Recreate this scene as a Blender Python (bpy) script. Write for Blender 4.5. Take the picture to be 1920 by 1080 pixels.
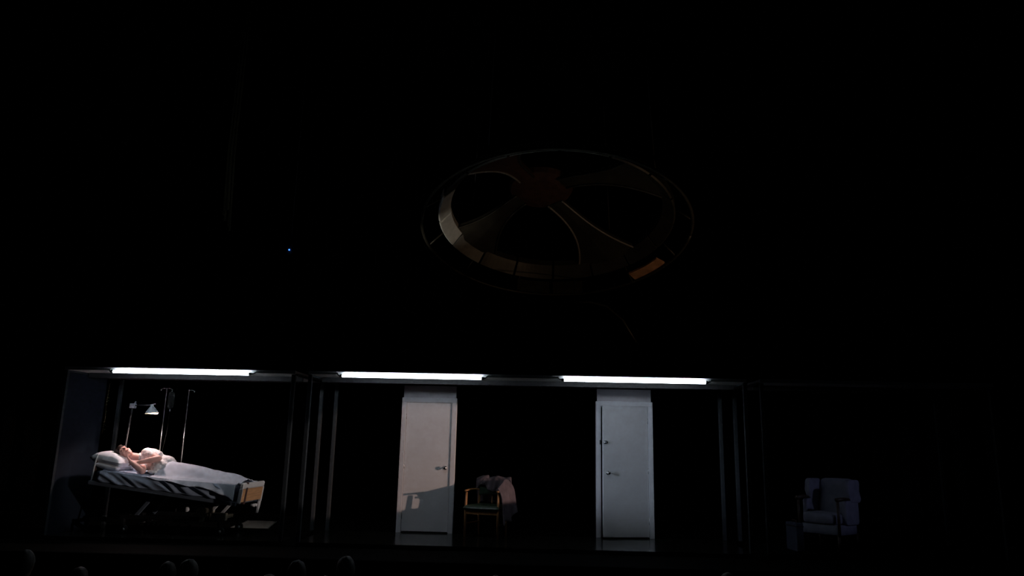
import bpy, bmesh, math, random
from mathutils import Vector, Matrix, Quaternion, noise
random.seed(7)
PI = math.pi
S = bpy.context.scene
for o in list(bpy.data.objects):
    bpy.data.objects.remove(o)
COL = S.collection

# ------------------------------------------------------------------ camera
F_PX, YAW, PITCH, ROLL = 1391.23, -0.0354979, 0.2110636, 0.0219011
cd = bpy.data.cameras.new('camera'); cam = bpy.data.objects.new('camera', cd); COL.objects.link(cam)
cd.sensor_width = 36.0; cd.lens = F_PX / 1920 * 36; cd.clip_end = 200
fw = Vector((math.sin(YAW) * math.cos(PITCH), math.cos(YAW) * math.cos(PITCH), math.sin(PITCH)))
r0 = Vector((math.cos(YAW), -math.sin(YAW), 0)); u0 = r0.cross(fw)
rr = math.cos(ROLL) * r0 + math.sin(ROLL) * u0
uu = -math.sin(ROLL) * r0 + math.cos(ROLL) * u0
cam.matrix_world = Matrix(((rr.x, uu.x, -fw.x, 0.0), (rr.y, uu.y, -fw.y, -10.69792), (rr.z, uu.z, -fw.z, 1.35029), (0, 0, 0, 1)))
S.camera = cam

# ------------------------------------------------------------------ world, stage lights, exposure
w = bpy.data.worlds.new('dark_house'); S.world = w; w.use_nodes = True
bg = w.node_tree.nodes['Background']; bg.inputs[0].default_value = (0.6, 0.8, 1.0, 1); bg.inputs[1].default_value = 0.0006
S.view_settings.view_transform = 'Standard'; S.view_settings.look = 'None'
S.view_settings.exposure = 0.0; S.view_settings.gamma = 1.0; S.view_settings.use_curve_mapping = False

def spot(name, loc, target, energy, color, angle, blend, radius):
    ld = bpy.data.lights.new(name, 'SPOT'); ld.energy = energy; ld.color = color
    ld.spot_size = math.radians(angle); ld.spot_blend = blend; ld.shadow_soft_size = radius
    o = bpy.data.objects.new(name, ld); COL.objects.link(o); o.location = loc
    d = Vector(target) - Vector(loc); o.rotation_euler = d.to_track_quat('-Z', 'Y').to_euler()
    return o
TUBE_STRENGTH = 15.0
def shutter(o, lo, hi, soft):
    """profile-lantern shutters: the beam only passes between two elevations (tangents about the aim axis)"""
    ld = o.data; ld.use_nodes = True; nt = ld.node_tree; em = nt.nodes['Emission']
    tc = nt.nodes.new('ShaderNodeTexCoord'); sx = nt.nodes.new('ShaderNodeSeparateXYZ'); nt.links.new(tc.outputs['Normal'], sx.inputs[0])
    az = nt.nodes.new('ShaderNodeMath'); az.operation = 'ABSOLUTE'; nt.links.new(sx.outputs['Z'], az.inputs[0])
    dv = nt.nodes.new('ShaderNodeMath'); dv.operation = 'DIVIDE'; nt.links.new(sx.outputs['Y'], dv.inputs[0]); nt.links.new(az.outputs[0], dv.inputs[1])
    fac = []
    for a, b in ((lo - soft, lo + soft), (hi + soft, hi - soft)):
        m = nt.nodes.new('ShaderNodeMapRange'); m.interpolation_type = 'SMOOTHSTEP'
        m.inputs['From Min'].default_value = a; m.inputs['From Max'].default_value = b
        nt.links.new(dv.outputs[0], m.inputs['Value']); fac.append(m)
    mu = nt.nodes.new('ShaderNodeMath'); mu.operation = 'MULTIPLY'
    nt.links.new(fac[0].outputs[0], mu.inputs[0]); nt.links.new(fac[1].outputs[0], mu.inputs[1])
    nt.links.new(mu.outputs[0], em.inputs['Strength'])
o = spot('side_lantern_warm', (8.5, -3.5, 1.72), (-1.62, 1.42, 0.98), 2150, (1.0, 0.69, 0.56), 11.5, 0.30, 0.03); shutter(o, -0.0535, 0.094, 0.0025)
o = spot('side_lantern_bed', (7.85, -3.3, 1.9), (-4.9, 0.75, 0.80), 1150, (1.0, 0.86, 0.80), 9.0, 0.6, 0.05); shutter(o, -0.040, 0.06, 0.004)
spot('side_lantern_cool', (-5.9, -3.6, 1.9), (1.40, 1.48, 1.25), 760, (0.70, 0.83, 1.0), 16, 0.9, 0.05)
spot('side_lantern_blue', (7.5, -4.0, 2.6), (4.2, 0.7, 0.8), 55, (0.60, 0.64, 1.0), 18, 0.9, 0.1)  # added fill that lifts the wing armchair, no known source
spot('roof_lantern_warm', (4.4, 1.1, 2.75), (1.9, 3.3, 5.2), 75, (1.0, 0.66, 0.42), 60, 0.9, 0.06)  # added warm light for the ring's right side, no real lantern there
spot('roof_lantern_white', (-3.4, 1.1, 2.75), (-1.85, 3.8, 5.66), 190, (1.0, 0.93, 0.80), 17, 0.9, 0.06)  # added narrow beam that brightens the ring's left rim, no real lantern there

# ------------------------------------------------------------------ materials
def mat(name, col, rough=0.6, metal=0.0, var=0.0, scale=8.0, bump=0.0, emit=None, estr=0.0, spec=0.5, wave=None, alpha=None, trans=0.0):
    m = bpy.data.materials.new(name); m.use_nodes = True
    nt = m.node_tree; b = nt.nodes['Principled BSDF']
    b.inputs['Base Color'].default_value = (*col, 1); b.inputs['Roughness'].default_value = rough
    b.inputs['Metallic'].default_value = metal; b.inputs['Specular IOR Level'].default_value = spec
    if trans: b.inputs['Transmission Weight'].default_value = trans
    if alpha is not None: b.inputs['Alpha'].default_value = alpha
    if emit: b.inputs['Emission Color'].default_value = (*emit, 1); b.inputs['Emission Strength'].default_value = estr
    if var > 0 or bump > 0:
        tc = nt.nodes.new('ShaderNodeTexCoord')
        n = nt.nodes.new('ShaderNodeTexNoise'); n.inputs['Scale'].default_value = scale; n.inputs['Detail'].default_value = 5
        if wave:
            mp = nt.nodes.new('ShaderNodeMapping'); mp.inputs['Scale'].default_value = wave
            nt.links.new(tc.outputs['Object'], mp.inputs[0]); nt.links.new(mp.outputs[0], n.inputs['Vector'])
        else:
            nt.links.new(tc.outputs['Object'], n.inputs['Vector'])
        if var > 0:
            cr = nt.nodes.new('ShaderNodeValToRGB')
            cr.color_ramp.elements[0].position = 0.3; cr.color_ramp.elements[1].position = 0.7
            cr.color_ramp.elements[0].color = (*[c * (1 - var) for c in col], 1)
            cr.color_ramp.elements[1].color = (*[min(1, c * (1 + var)) for c in col], 1)
            nt.links.new(n.outputs['Fac'], cr.inputs[0]); nt.links.new(cr.outputs[0], b.inputs['Base Color'])
        if bump > 0:
            bp = nt.nodes.new('ShaderNodeBump'); bp.inputs['Strength'].default_value = bump; bp.inputs['Distance'].default_value = 0.01
            nt.links.new(n.outputs['Fac'], bp.inputs['Height']); nt.links.new(bp.outputs[0], b.inputs['Normal'])
    return m
M = dict(
    black_drape=mat('black_drape', (0.003, 0.0032, 0.0034), 0.95, var=0.2, scale=3, spec=0.0),
    stage=mat('stage_black', (0.0022, 0.0026, 0.0022), 0.85, var=0.3, scale=2.5, bump=0.05, spec=0.03),
    house=mat('house_carpet', (0.008, 0.006, 0.006), 0.95, var=0.3, scale=20, spec=0.1),
    gloss_floor=mat('gloss_floor', (0.012, 0.012, 0.010), 0.17, var=0.35, scale=1.6, bump=0.02, spec=0.5),
    frame=mat('dark_frame_paint', (0.048, 0.056, 0.063), 0.42, var=0.15, scale=14, spec=0.5),
    ceiling=mat('ceiling_grey', (0.82, 0.81, 0.82), 0.8, var=0.05, scale=3),
    joist=mat('joist_dark', (0.030, 0.030, 0.032), 0.7, var=0.1),
    navy=mat('navy_panel', (0.0055, 0.012, 0.024), 0.75, var=0.1, scale=2, spec=0.3),
    door=mat('door_paint', (0.62, 0.62, 0.65), 0.5, var=0.03, scale=2.2, bump=0.02, spec=0.35),
    trim=mat('door_trim_paint', (0.60, 0.60, 0.64), 0.5, var=0.03, scale=5, spec=0.35),
    transom=mat('transom_grey', (0.46, 0.44, 0.47), 0.7, var=0.05, scale=4),
    chrome=mat('satin_nickel', (0.55, 0.56, 0.56), 0.22, 1.0),
    ringdull=mat('ring_dull_plate', (0.24, 0.22, 0.19), 0.5, 0.4, var=0.15),  # lighter colour stands in for weaker glints on rim and spoke edges
    darkmetal=mat('dark_metal', (0.05, 0.05, 0.052), 0.4, 0.7, var=0.2),
    tube=mat('fluorescent_glass', (0.9, 0.95, 1.0), 0.3, emit=(0.80, 0.92, 1.0), estr=TUBE_STRENGTH),
    cap=mat('tube_cap', (0.5, 0.5, 0.52), 0.35, 0.8),
    sheet=mat('sheet_blue_grey', (0.38, 0.46, 0.60), 0.85, var=0.06, scale=12, bump=0.15),
    blanket=mat('blanket_pale', (0.66, 0.70, 0.80), 0.85, var=0.05, scale=9, bump=0.15),
    mattress=mat('mattress_dark_blue', (0.10, 0.13, 0.19), 0.8, var=0.1),
    pillow=mat('pillow_white', (0.78, 0.80, 0.86), 0.85, var=0.03, scale=6, bump=0.1),
    bedmetal=mat('bed_metal_grey', (0.20, 0.24, 0.30), 0.4, 0.3, var=0.1),
    bedwhite=mat('bed_white_plastic', (0.78, 0.77, 0.77), 0.45, var=0.04),
    beige=mat('bed_beige_plastic', (0.42, 0.38, 0.29), 0.5, var=0.08),
    wood_tan=mat('bed_wood_tan', (0.62, 0.34, 0.17), 0.5, var=0.18, scale=5, wave=(1, 1, 14)),
    rubber=mat('black_rubber', (0.015, 0.015, 0.015), 0.7),
    strap=mat('brown_strap', (0.07, 0.035, 0.03), 0.8),
    skin=mat('skin', (0.80, 0.45, 0.39), 0.5, var=0.06, scale=9, spec=0.3),
    lips=mat('lips', (0.45, 0.14, 0.12), 0.5),
    hair=mat('auburn_hair', (0.030, 0.011, 0.007), 0.6, var=0.5, scale=30, bump=0.4, wave=(1, 6, 6)),
    shirt=mat('white_tshirt', (0.84, 0.80, 0.80), 0.85, var=0.03, scale=6, bump=0.12),
    lampmetal=mat('lamp_blue_grey_metal', (0.66, 0.74, 0.80), 0.35, 0.1),
    lampwhite=mat('lamp_inner_white', (0.85, 0.80, 0.74), 0.6),
    bulb=mat('bulb', (1, 0.9, 0.8), 0.4, emit=(1.0, 0.66, 0.50), estr=7),
    clamp=mat('lamp_clamp_white', (0.55, 0.57, 0.66), 0.5),
    lamppole=mat('lamp_pole_grey', (0.16, 0.15, 0.15), 0.35, 0.6),
    steel=mat('steel_pole', (0.55, 0.55, 0.53), 0.3, 0.9),
    bag=mat('clear_bag', (0.75, 0.78, 0.76), 0.15, trans=0.85, alpha=0.12),
    leaf=mat('leaf_green', (0.06, 0.085, 0.025), 0.4, var=0.4, scale=40),
    stem=mat('stem_brown', (0.05, 0.04, 0.02), 0.8),
    chairwood=mat('chair_wood', (0.36, 0.17, 0.065), 0.42, var=0.25, scale=6, wave=(9, 9, 1)),
    leather=mat('green_leather', (0.030, 0.055, 0.034), 0.32, var=0.15, scale=20, bump=0.06),
    coat=mat('mauve_grey_coat', (0.085, 0.068, 0.082), 0.95, var=0.2, scale=12, bump=0.25),
    upholstery=mat('blue_grey_upholstery', (0.22, 0.23, 0.31), 0.9, var=0.15, scale=10, bump=0.2),
    darkwood=mat('dark_wood', (0.045, 0.028, 0.018), 0.5, var=0.2),
    navybox=mat('navy_case', (0.05, 0.06, 0.10), 0.7, var=0.1),
    floorpale=mat('pale_floor_cloth', (0.16, 0.17, 0.15), 0.9, var=0.1),  # pale colour imitates a dim pool of light on the floor
    ring=mat('ring_dark_metal', (0.055, 0.050, 0.038), 0.45, 0.6, var=0.3, scale=3),
    ringbright=mat('ring_bare_aluminium', (0.88, 0.84, 0.76), 0.4, 0.5, var=0.1),  # pale colour stands in for a bright glint on the left rim
    ringorange=mat('ring_copper_panel', (0.85, 0.42, 0.22), 0.35, 0.4, var=0.3, scale=6),
    ringred=mat('ring_oxblood_panel', (0.07, 0.030, 0.020), 0.5, 0.3, var=0.3),
    cable=mat('black_cable', (0.012, 0.012, 0.012), 0.7),
    led=mat('blue_led', (0.1, 0.2, 0.9), 0.4, emit=(0.05, 0.22, 1.0), estr=2.5),
    rope=mat('hemp_rope', (0.10, 0.09, 0.05), 0.9, var=0.3, scale=30),
    seatcloth=mat('house_seat_cloth', (0.03, 0.008, 0.010), 0.9, var=0.2),
)
for i, (a, b) in enumerate([((0.012, 0.009, 0.007), (0.012, 0.014, 0.02)), ((0.05, 0.035, 0.025), (0.03, 0.02, 0.022)), ((0.09, 0.085, 0.08), (0.016, 0.02, 0.016)), ((0.02, 0.014, 0.01), (0.03, 0.028, 0.026))]):
    M['hair%d' % i] = mat('audience_hair_%d' % i, a, 0.6, var=0.3, scale=25)
    M['cloth%d' % i] = mat('audience_clothes_%d' % i, b, 0.9, var=0.2)
M['audskin'] = mat('audience_skin', (0.20, 0.12, 0.09), 0.6)

# ------------------------------------------------------------------ mesh helpers
def rootloc(p):
    v = Vector((0, 0, 0))
    while p is not None:
        v += p.location; p = p.parent
    return v
class MB:
    def __init__(s): s.v = []; s.f = []; s.sm = []
    def add(s, vs, fs, smooth=True):
        n = len(s.v); s.v += [Vector(v) for v in vs]
        s.f += [tuple(i + n for i in f) for f in fs]; s.sm += [smooth] * len(fs)
        return s
    def box(s, lo, hi, xf=None):
        x0, y0, z0 = lo; x1, y1, z1 = hi
        vs = [(x0, y0, z0), (x1, y0, z0), (x1, y1, z0), (x0, y1, z0), (x0, y0, z1), (x1, y0, z1), (x1, y1, z1), (x0, y1, z1)]
        if xf: vs = [xf(Vector(v)) for v in vs]
        return s.add(vs, [(3, 2, 1, 0), (4, 5, 6, 7), (0, 1, 5, 4), (1, 2, 6, 5), (2, 3, 7, 6), (3, 0, 4, 7)], False)
    def bar(s, p0, p1, wx, wy, up=(0, 0, 1)):
        p0 = Vector(p0); p1 = Vector(p1); d = (p1 - p0).normalized(); a = d.cross(Vector(up))
        if a.length < 1e-4: a = d.cross(Vector((1, 0, 0)))
        a.normalize(); b = d.cross(a).normalized(); vs = []
        for p in (p0, p1):
            for sx, sy in ((-1, -1), (1, -1), (1, 1), (-1, 1)):
                vs.append(p + a * sx * wx / 2 + b * sy * wy / 2)
        return s.add(vs, [(3, 2, 1, 0), (4, 5, 6, 7), (0, 1, 5, 4), (1, 2, 6, 5), (2, 3, 7, 6), (3, 0, 4, 7)], False)
    def loft(s, rings, closed=True, cap=True, smooth=True):
        n = len(rings[0]); vs = [p for r in rings for p in r]; fs = []
        for i in range(len(rings) - 1):
            for j in range(n if closed else n - 1):
                k = (j + 1) % n
                fs.append((i * n + j, i * n + k, (i + 1) * n + k, (i + 1) * n + j))
        if cap and closed:
            fs.append(tuple(reversed(range(n)))); fs.append(tuple((len(rings) - 1) * n + j for j in range(n)))
        return s.add(vs, fs, smooth)
    def tube(s, pts, rad, n=10, cap=True):
        pts = [Vector(p) for p in pts]
        if not hasattr(rad, '__len__'): rad = [rad] * len(pts)
        rings = []; a = None
        for i, p in enumerate(pts):
            d = (pts[min(i + 1, len(pts) - 1)] - pts[max(i - 1, 0)]).normalized()
            if a is None:
                a = d.cross(Vector((0, 0, 1)))
                if a.length < 1e-3: a = d.cross(Vector((0, 1, 0)))
            else:
                a = a - d * a.dot(d)
            a.normalize(); b = d.cross(a)
            rings.append([p + (a * math.cos(2 * PI * j / n) + b * math.sin(2 * PI * j / n)) * rad[i] for j in range(n)])
        return s.loft(rings, cap=cap)
    def caps(s, p0, r0, p1, r1, n=14):          # tapered capsule
        p0 = Vector(p0); p1 = Vector(p1); d = (p1 - p0).normalized(); pts = []; rad = []
        for k in range(5):
            t = PI / 2 * k / 4; pts.append(p0 - d * r0 * math.cos(t)); rad.append(max(r0 * math.sin(t), 1e-4))
        for k in range(5):
            t = PI / 2 * k / 4; pts.append(p1 + d * r1 * math.sin(t)); rad.append(max(r1 * math.cos(t), 1e-4))
        a = d.cross(Vector((0, 0, 1)))
        if a.length < 1e-3: a = d.cross(Vector((0, 1, 0)))
        a.normalize(); b = d.cross(a)
        return s.loft([[p + (a * math.cos(2 * PI * j / n) + b * math.sin(2 * PI * j / n)) * r for j in range(n)] for p, r in zip(pts, rad)])
    def chain(s, pr):
        for (p, r), (q, t) in zip(pr[:-1], pr[1:]): s.caps(p, r, q, t)
        return s
    def ell(s, c, ax, n=18, m=12):              # ax: three half-axis vectors
        c = Vector(c); X, Y, Z = [Vector(a) for a in ax]; rings = []
        for i in range(m + 1):
            t = PI * (i + 0.001) / (m + 0.002)
            rings.append([c + X * math.sin(t) * math.cos(2 * PI * j / n) + Y * math.sin(t) * math.sin(2 * PI * j / n) + Z * math.cos(t) for j in range(n)])
        return s.loft(list(reversed(rings)))
    def lathe(s, prof, c, axis=(0, 0, 1), n=20, cap=False):
        c = Vector(c); d = Vector(axis).normalized(); a = d.cross(Vector((0, 1, 0)))
        if a.length < 1e-3: a = d.cross(Vector((1, 0, 0)))
        a.normalize(); b = d.cross(a)
        return s.loft([[c + d * h + (a * math.cos(2 * PI * j / n) + b * math.sin(2 * PI * j / n)) * max(r, 1e-4) for j in range(n)] for r, h in prof], cap=cap)
    def grid(s, fn, nu, nv):
        vs = [fn(i / nu, j / nv) for i in range(nu + 1) for j in range(nv + 1)]
        fs = [(i * (nv + 1) + j, (i + 1) * (nv + 1) + j, (i + 1) * (nv + 1) + j + 1, i * (nv + 1) + j + 1) for i in range(nu) for j in range(nv)]
        return s.add(vs, fs)
    def prism(s, poly, d):                       # poly: list of Vectors, extruded by vector d
        n = len(poly); vs = [Vector(p) for p in poly] + [Vector(p) + Vector(d) for p in poly]
        fs = [tuple(reversed(range(n))), tuple(range(n, 2 * n))] + [(i, (i + 1) % n, n + (i + 1) % n, n + i) for i in range(n)]
        return s.add(vs, fs, False)
    def xform(s, fn): s.v = [fn(v) for v in s.v]; return s
    def mesh(s, name):
        me = bpy.data.meshes.new(name); me.from_pydata([tuple(v) for v in s.v], [], s.f)
        me.polygons.foreach_set('use_smooth', s.sm)
        bm = bmesh.new(); bm.from_mesh(me); bmesh.ops.recalc_face_normals(bm, faces=bm.faces); bm.to_mesh(me); bm.free()
        return me
    def build(s, name, m, parent=None, bevel=0, solid=0, remesh=0, sub=0, local=False):
        if parent is not None:
            if not local:
                L = rootloc(parent); s.v = [v - L for v in s.v]
            base = Vector((0, 0, 0))
        else:
            xs = [v.x for v in s.v]; ys = [v.y for v in s.v]; zs = [v.z for v in s.v]
            base = Vector(((min(xs) + max(xs)) / 2, (min(ys) + max(ys)) / 2, min(zs)))
            s.v = [v - base for v in s.v]
        me = s.mesh(name)
        if remesh:
            t = bpy.data.objects.new('tmp', me); COL.objects.link(t)
            md = t.modifiers.new('r', 'REMESH'); md.mode = 'VOXEL'; md.voxel_size = remesh; md.use_smooth_shade = True
            sm = t.modifiers.new('s', 'SMOOTH'); sm.iterations = 6; sm.factor = 0.5
            dg = bpy.context.evaluated_depsgraph_get()
            me2 = bpy.data.meshes.new_from_object(t.evaluated_get(dg)); bpy.data.objects.remove(t)
            me = me2; me.name = name
            me.polygons.foreach_set('use_smooth', [True] * len(me.polygons))
        me.materials.clear(); me.materials.append(M[m])
        o = bpy.data.objects.new(name, me); COL.objects.link(o); o.location = base
        if parent is not None: o.parent = parent
        if sub:
            q = o.modifiers.new('sub', 'SUBSURF'); q.levels = sub; q.render_levels = sub
        if solid:
            q = o.modifiers.new('solid', 'SOLIDIFY'); q.thickness = solid; q.offset = -1
        if bevel:
            q = o.modifiers.new('bevel', 'BEVEL'); q.width = bevel; q.segments = 2; q.limit_method = 'ANGLE'
        return o
def tag(o, label=None, cat=None, group=None, kind=None):
    if label: o['label'] = label
    if cat: o['category'] = cat
    if group: o['group'] = group
    if kind: o['kind'] = kind
    return o
def thing(name, loc, label, cat, group=None, rz=0.0):
    o = bpy.data.objects.new(name, None); COL.objects.link(o); o.location = loc; o.rotation_euler = (0, 0, rz)
    o.empty_display_size = 0.1
    return tag(o, label, cat, group)
def copytree(o, parent=None):
    c = o.copy(); COL.objects.link(c); c.parent = parent
    for ch in list(o.children): copytree(ch, c)
    return c
def V(*a): return Vector(a)
def lerp(a, b, t): return a + (b - a) * t
def interp(x, pts):
    if x <= pts[0][0]: return pts[0][1]
    for (a, b), (c, d) in zip(pts[:-1], pts[1:]):
        if x <= c: return lerp(b, d, (x - a) / (c - a))
    return pts[-1][1]

# ------------------------------------------------------------------ the place: stage, house floor, black drapes
HC, DEP = 2.33, 1.48
tag(MB().box((-17, -1.05, -0.35), (17, 9.2, -0.06)).build('floor_stage', 'stage'), 'matte black stage floor under the rooms', 'floor', kind='structure')
tag(MB().box((-17, -1.12, -1.6), (17, -1.05, -0.06)).build('wall_stage_front', 'black_drape'), 'black front face of the stage below the rooms', 'wall', kind='structure')
tag(MB().box((-17, -12.5, -1.7), (17, -1.12, -1.6)).build('floor_auditorium', 'house'), 'dark auditorium floor in front of the stage', 'floor', kind='structure')
for k, (y0, y1, z) in enumerate([(-2.95, -2.0, -1.40), (-3.9, -2.95, -1.18)]):
    tag(MB().box((-12, y0, -1.6), (12, y1, z)).build('floor_auditorium_step', 'house'), ['low', 'upper'][k] + ' carpeted step of the dark auditorium', 'floor', kind='structure')
def drape(u, v):
    x = lerp(-17, 17, u)
    return V(x, 9.0 + 0.12 * math.sin(x * 9) + 0.05 * math.sin(x * 23 + 1), lerp(-0.06, 12.0, v))
tag(MB().grid(drape, 520, 2).build('wall_back', 'black_drape', solid=0.02), 'pleated black drape closing off the back of the stage', 'wall', kind='structure')
for sd, nm in ((-1, 'left'), (1, 'right')):
    def leg(u, v, sd=sd):
        y = lerp(-1.0, 9.0, u)
        return V(sd * (16.9 + 0.1 * math.sin(y * 9)), y, lerp(-0.06, 12.0, v))
    tag(MB().grid(leg, 160, 2).build('wall_' + nm, 'black_drape', solid=0.02), 'pleated black drape masking the %s side of the stage' % nm, 'wall', kind='structure')
tag(MB().box((-17, -1.0, 12.0), (17, 9.2, 12.1)).build('ceiling', 'black_drape'), 'black underside of the fly loft', 'ceiling', kind='structure')

# ------------------------------------------------------------------ set rooms
PW = 0.055
def room(x0, x1, label, fl='gloss_floor', wall_left=False):
    t = thing('stage_room', ((x0 + x1) / 2, DEP / 2, -0.06), label, 'stage set', 'open-fronted rooms of the set')
    MB().box((x0, -0.03, -0.06), (x1, DEP + 0.03, 0.0)).build('platform', fl, t)
    MB().box((x0, 0.03, HC - 0.005), (x1, DEP + 0.03, HC + 0.03)).build('ceiling_panel', 'ceiling', t)
    for y in (0.0, DEP):
        MB().box((x0, y - 0.03, HC - (0.01 if y == 0 else 0.02)), (x1, y + 0.03, HC + 0.035)).build('roof_beam', 'ceiling' if y == 0 else 'joist', t, bevel=0.004)
    MB().box((x0 + PW, 0.50, 2.252), (x1 - PW, 0.54, HC - 0.005)).build('joist', 'joist', t)
    for x in (x0, x1):
        for y in (0.0, DEP):
            s = 1 if x == x0 else -1
            MB().box((min(x, x + s * PW), y - PW / 2, 0.0), (max(x, x + s * PW), y + PW / 2, HC - 0.02)).build('post', 'frame', t, bevel=0.005)
        MB().box((x - 0.02, 0.03, HC - 0.035), (x + 0.02, DEP - 0.03, HC - 0.005)).build('side_beam', 'frame', t)
    return t
rm1 = room(-6.91, -3.49, 'open-fronted room with the hospital bed in it')
MB().box((-6.905, 0.03, 0.0), (-6.875, 1.04, HC - 0.04)).build('side_panel', 'navy', rm1)
rm2 = room(-3.30, 2.985, 'wide open-fronted room with the two white doors')
rm3 = room(3.165, 6.4, 'unlit open-fronted room holding the wing armchair', fl='stage')

def tube_light(x0, x1, label, z=2.300):
    t = thing('fluorescent_light', ((x0 + x1) / 2, -0.08, z), label, 'light', 'fluorescent tubes along the roof edge')
    MB().tube([(x0, -0.085, z), (x1, -0.085, z)], 0.021, 14).build('glass_tube', 'tube', t)
    for x, s in ((x0, -1), (x1, 1)):
        MB().tube([(x, -0.085, z), (x + s * 0.035, -0.085, z)], 0.0215, 14).build('end_cap', 'cap', t)
        q = MB().tube([(x + s * 0.03, -0.085, z), (x + s * 0.055, -0.082, z + 0.004), (x + s * 0.075, -0.06, z + 0.02), (x + s * 0.08, -0.025, z + 0.035)], 0.008, 8)
        q.build('bracket', 'cap', t)
    return t
tube_light(-6.145, -4.15, 'glowing white tube over the hospital bed')
tube_light(-2.79, -0.785, 'glowing white tube over the closed door')
tube_light(0.392, 2.39, 'glowing white tube over the door standing ajar')

# ------------------------------------------------------------------ doors
def door(n, x0, x1, ajar, label):
    t = thing('door_%d' % n, ((x0 + x1) / 2, 1.48, 0), label, 'door'); t['kind'] = 'structure'
    J, ZT = 0.075, 2.105; y0, y1 = 1.44, 1.54
    MB().box((x0, y0, 0), (x0 + J, y1, ZT - J)).build('jamb', 'trim', t, bevel=0.004)
    MB().box((x1 - J, y0, 0), (x1, y1, ZT - J)).build('jamb', 'trim', t, bevel=0.004)
    MB().box((x0, y0, ZT - J), (x1, y1, ZT)).build('lintel', 'trim', t, bevel=0.004)
    for a, b in ((x0 + J, x0 + J + 0.014), (x1 - J - 0.014, x1 - J)):
        MB().box((a, y0 + 0.062, 0), (b, y1, ZT - J)).build('door_stop', 'trim', t)
    MB().box((x0 + J, y0 + 0.062, ZT - J - 0.014), (x1 - J, y1, ZT - J)).build('door_stop', 'trim', t)
    tp = MB().box((x0 + 0.02, 1.47, ZT), (x1 - 0.02, 1.53, HC - 0.03)).build('transom_panel', 'transom', t)
    MB().box((x0 + J - 0.01, y0 + 0.02, 0.0), (x1 - J + 0.01, y1 - 0.01, 0.008)).build('threshold', 'darkmetal', t)
    # leaf, hinged on the side away from the knob
    lx0, lx1 = x0 + J + 0.004, x1 - J - 0.004
    hx = lx1 if ajar else lx0
    ang = ajar
    yl0, yl1 = y0 + 0.018, y0 + 0.056
    piv = V(hx, yl0, 0); Rm = Matrix.Rotation(ang, 3, 'Z')
    xf = lambda p: piv + Rm @ (p - piv)
    leaf = MB().box((lx0, yl0, 0.022), (lx1, yl1, ZT - J - 0.004), xf).build('door_leaf', 'door', t, bevel=0.003)
    def knob(kx, kz, small=False):
        c = xf(V(kx, yl0, kz)); d = Rm @ V(0, -1, 0)
        if small:
            MB().lathe([(0, 0), (0.030, 0), (0.030, 0.012), (0.024, 0.026), (0, 0.028)], c, d).build('deadbolt', 'chrome', leaf)
            MB().bar(c + d * 0.024, c + d * 0.044, 0.012, 0.034).build('thumb_turn', 'chrome', leaf, bevel=0.003)
        else:
            MB().lathe([(0, 0), (0.033, 0), (0.033, 0.006), (0.028, 0.011), (0.012, 0.013), (0.011, 0.035), (0.022, 0.043), (0.028, 0.055), (0.025, 0.068), (0.012, 0.074), (0, 0.075)], c, d).build('door_knob', 'chrome', leaf)
    if ajar:
        knob(lx0 + 0.082, 0.985); knob(lx0 + 0.045, 1.455, True)
        MB().box((x0 + J - 0.02, y0 - 0.004, 1.42), (x0 + J - 0.002, y0, 1.49)).build('strike_plate', 'chrome', t)
        MB().box((x0 + J - 0.001, y0 + 0.01, 1.30), (x0 + J + 0.004, y0 + 0.055, 1.42)).build('chain_keep', 'chrome', t)
    else:
        knob(lx1 - 0.075, 1.0)
    for hz in (0.25, 1.02, 1.80):
        c = xf(V(hx, yl0 if not ajar else yl0 + 0.002, hz))
        MB().tube([c + V(0, -0.004, -0.045), c + V(0, -0.004, 0.045)], 0.006, 8).build('hinge', 'chrome', t)
    return t
door(1, -2.178, -1.285, 0.0, 'closed white door catching the shadow of the chair')
door(2, 0.968, 1.872, math.radians(12), 'white door standing ajar with two locks')

# ------------------------------------------------------------------ hospital bed (tilted, head end raised)
XH, XF, YN, YF = -6.46, -4.33, 0.31, 1.19
def zr(x): return 0.715 - 0.118 * (x - XH)                    # side rail
def zt(x): return interp(x, [(-6.6, 0.915), (-6.28, 0.885), (-5.72, 0.822), (-5.24, 0.780), (-4.36, 0.732)])  # top of bedding at the near edge
bed = thing('hospital_bed', (-5.4, 0.75, 0.0), 'wheeled hospital bed tilted head-up under the left tube', 'bed')
def shear(v): return V(v.x + 0.118 * (v.z), v.y, v.z + zr(v.x))
for y in (YN, YF):
    MB().box((XH - 0.06, y - 0.022, -0.035), (XF + 0.02, y + 0.022, 0.022), shear).build('side_rail', 'bedmetal', bed, bevel=0.008)
for x in (-6.40, -5.9, -5.4, -4.9, -4.40):
    MB().box((x - 0.02, YN, -0.03), (x + 0.02, YF, 0.01), shear).build('cross_bar', 'bedmetal', bed)
MB().box((XH + 0.02, YN + 0.02, 0.008), (XF - 0.02, YF - 0.02, 0.03), shear).build('deck', 'bedmetal', bed)
def matt(u, v):
    x = lerp(XH + 0.04, XF - 0.03, u); a = 2 * PI * v
    c, s = math.cos(a), math.sin(a)
    p = lambda q: math.copysign(abs(q) ** 0.28, q)
    zb, zu = zr(x) + 0.032, zt(x) - 0.012
    return V(x, 0.75 + p(c) * (YF - YN) / 2 * 0.985, (zb + zu) / 2 + p(s) * (zu - zb) / 2)
mb = MB(); mb.loft([[matt(i / 20, j / 40) for j in range(40)] for i in range(21)]); mb.build('mattress', 'mattress', bed)
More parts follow.
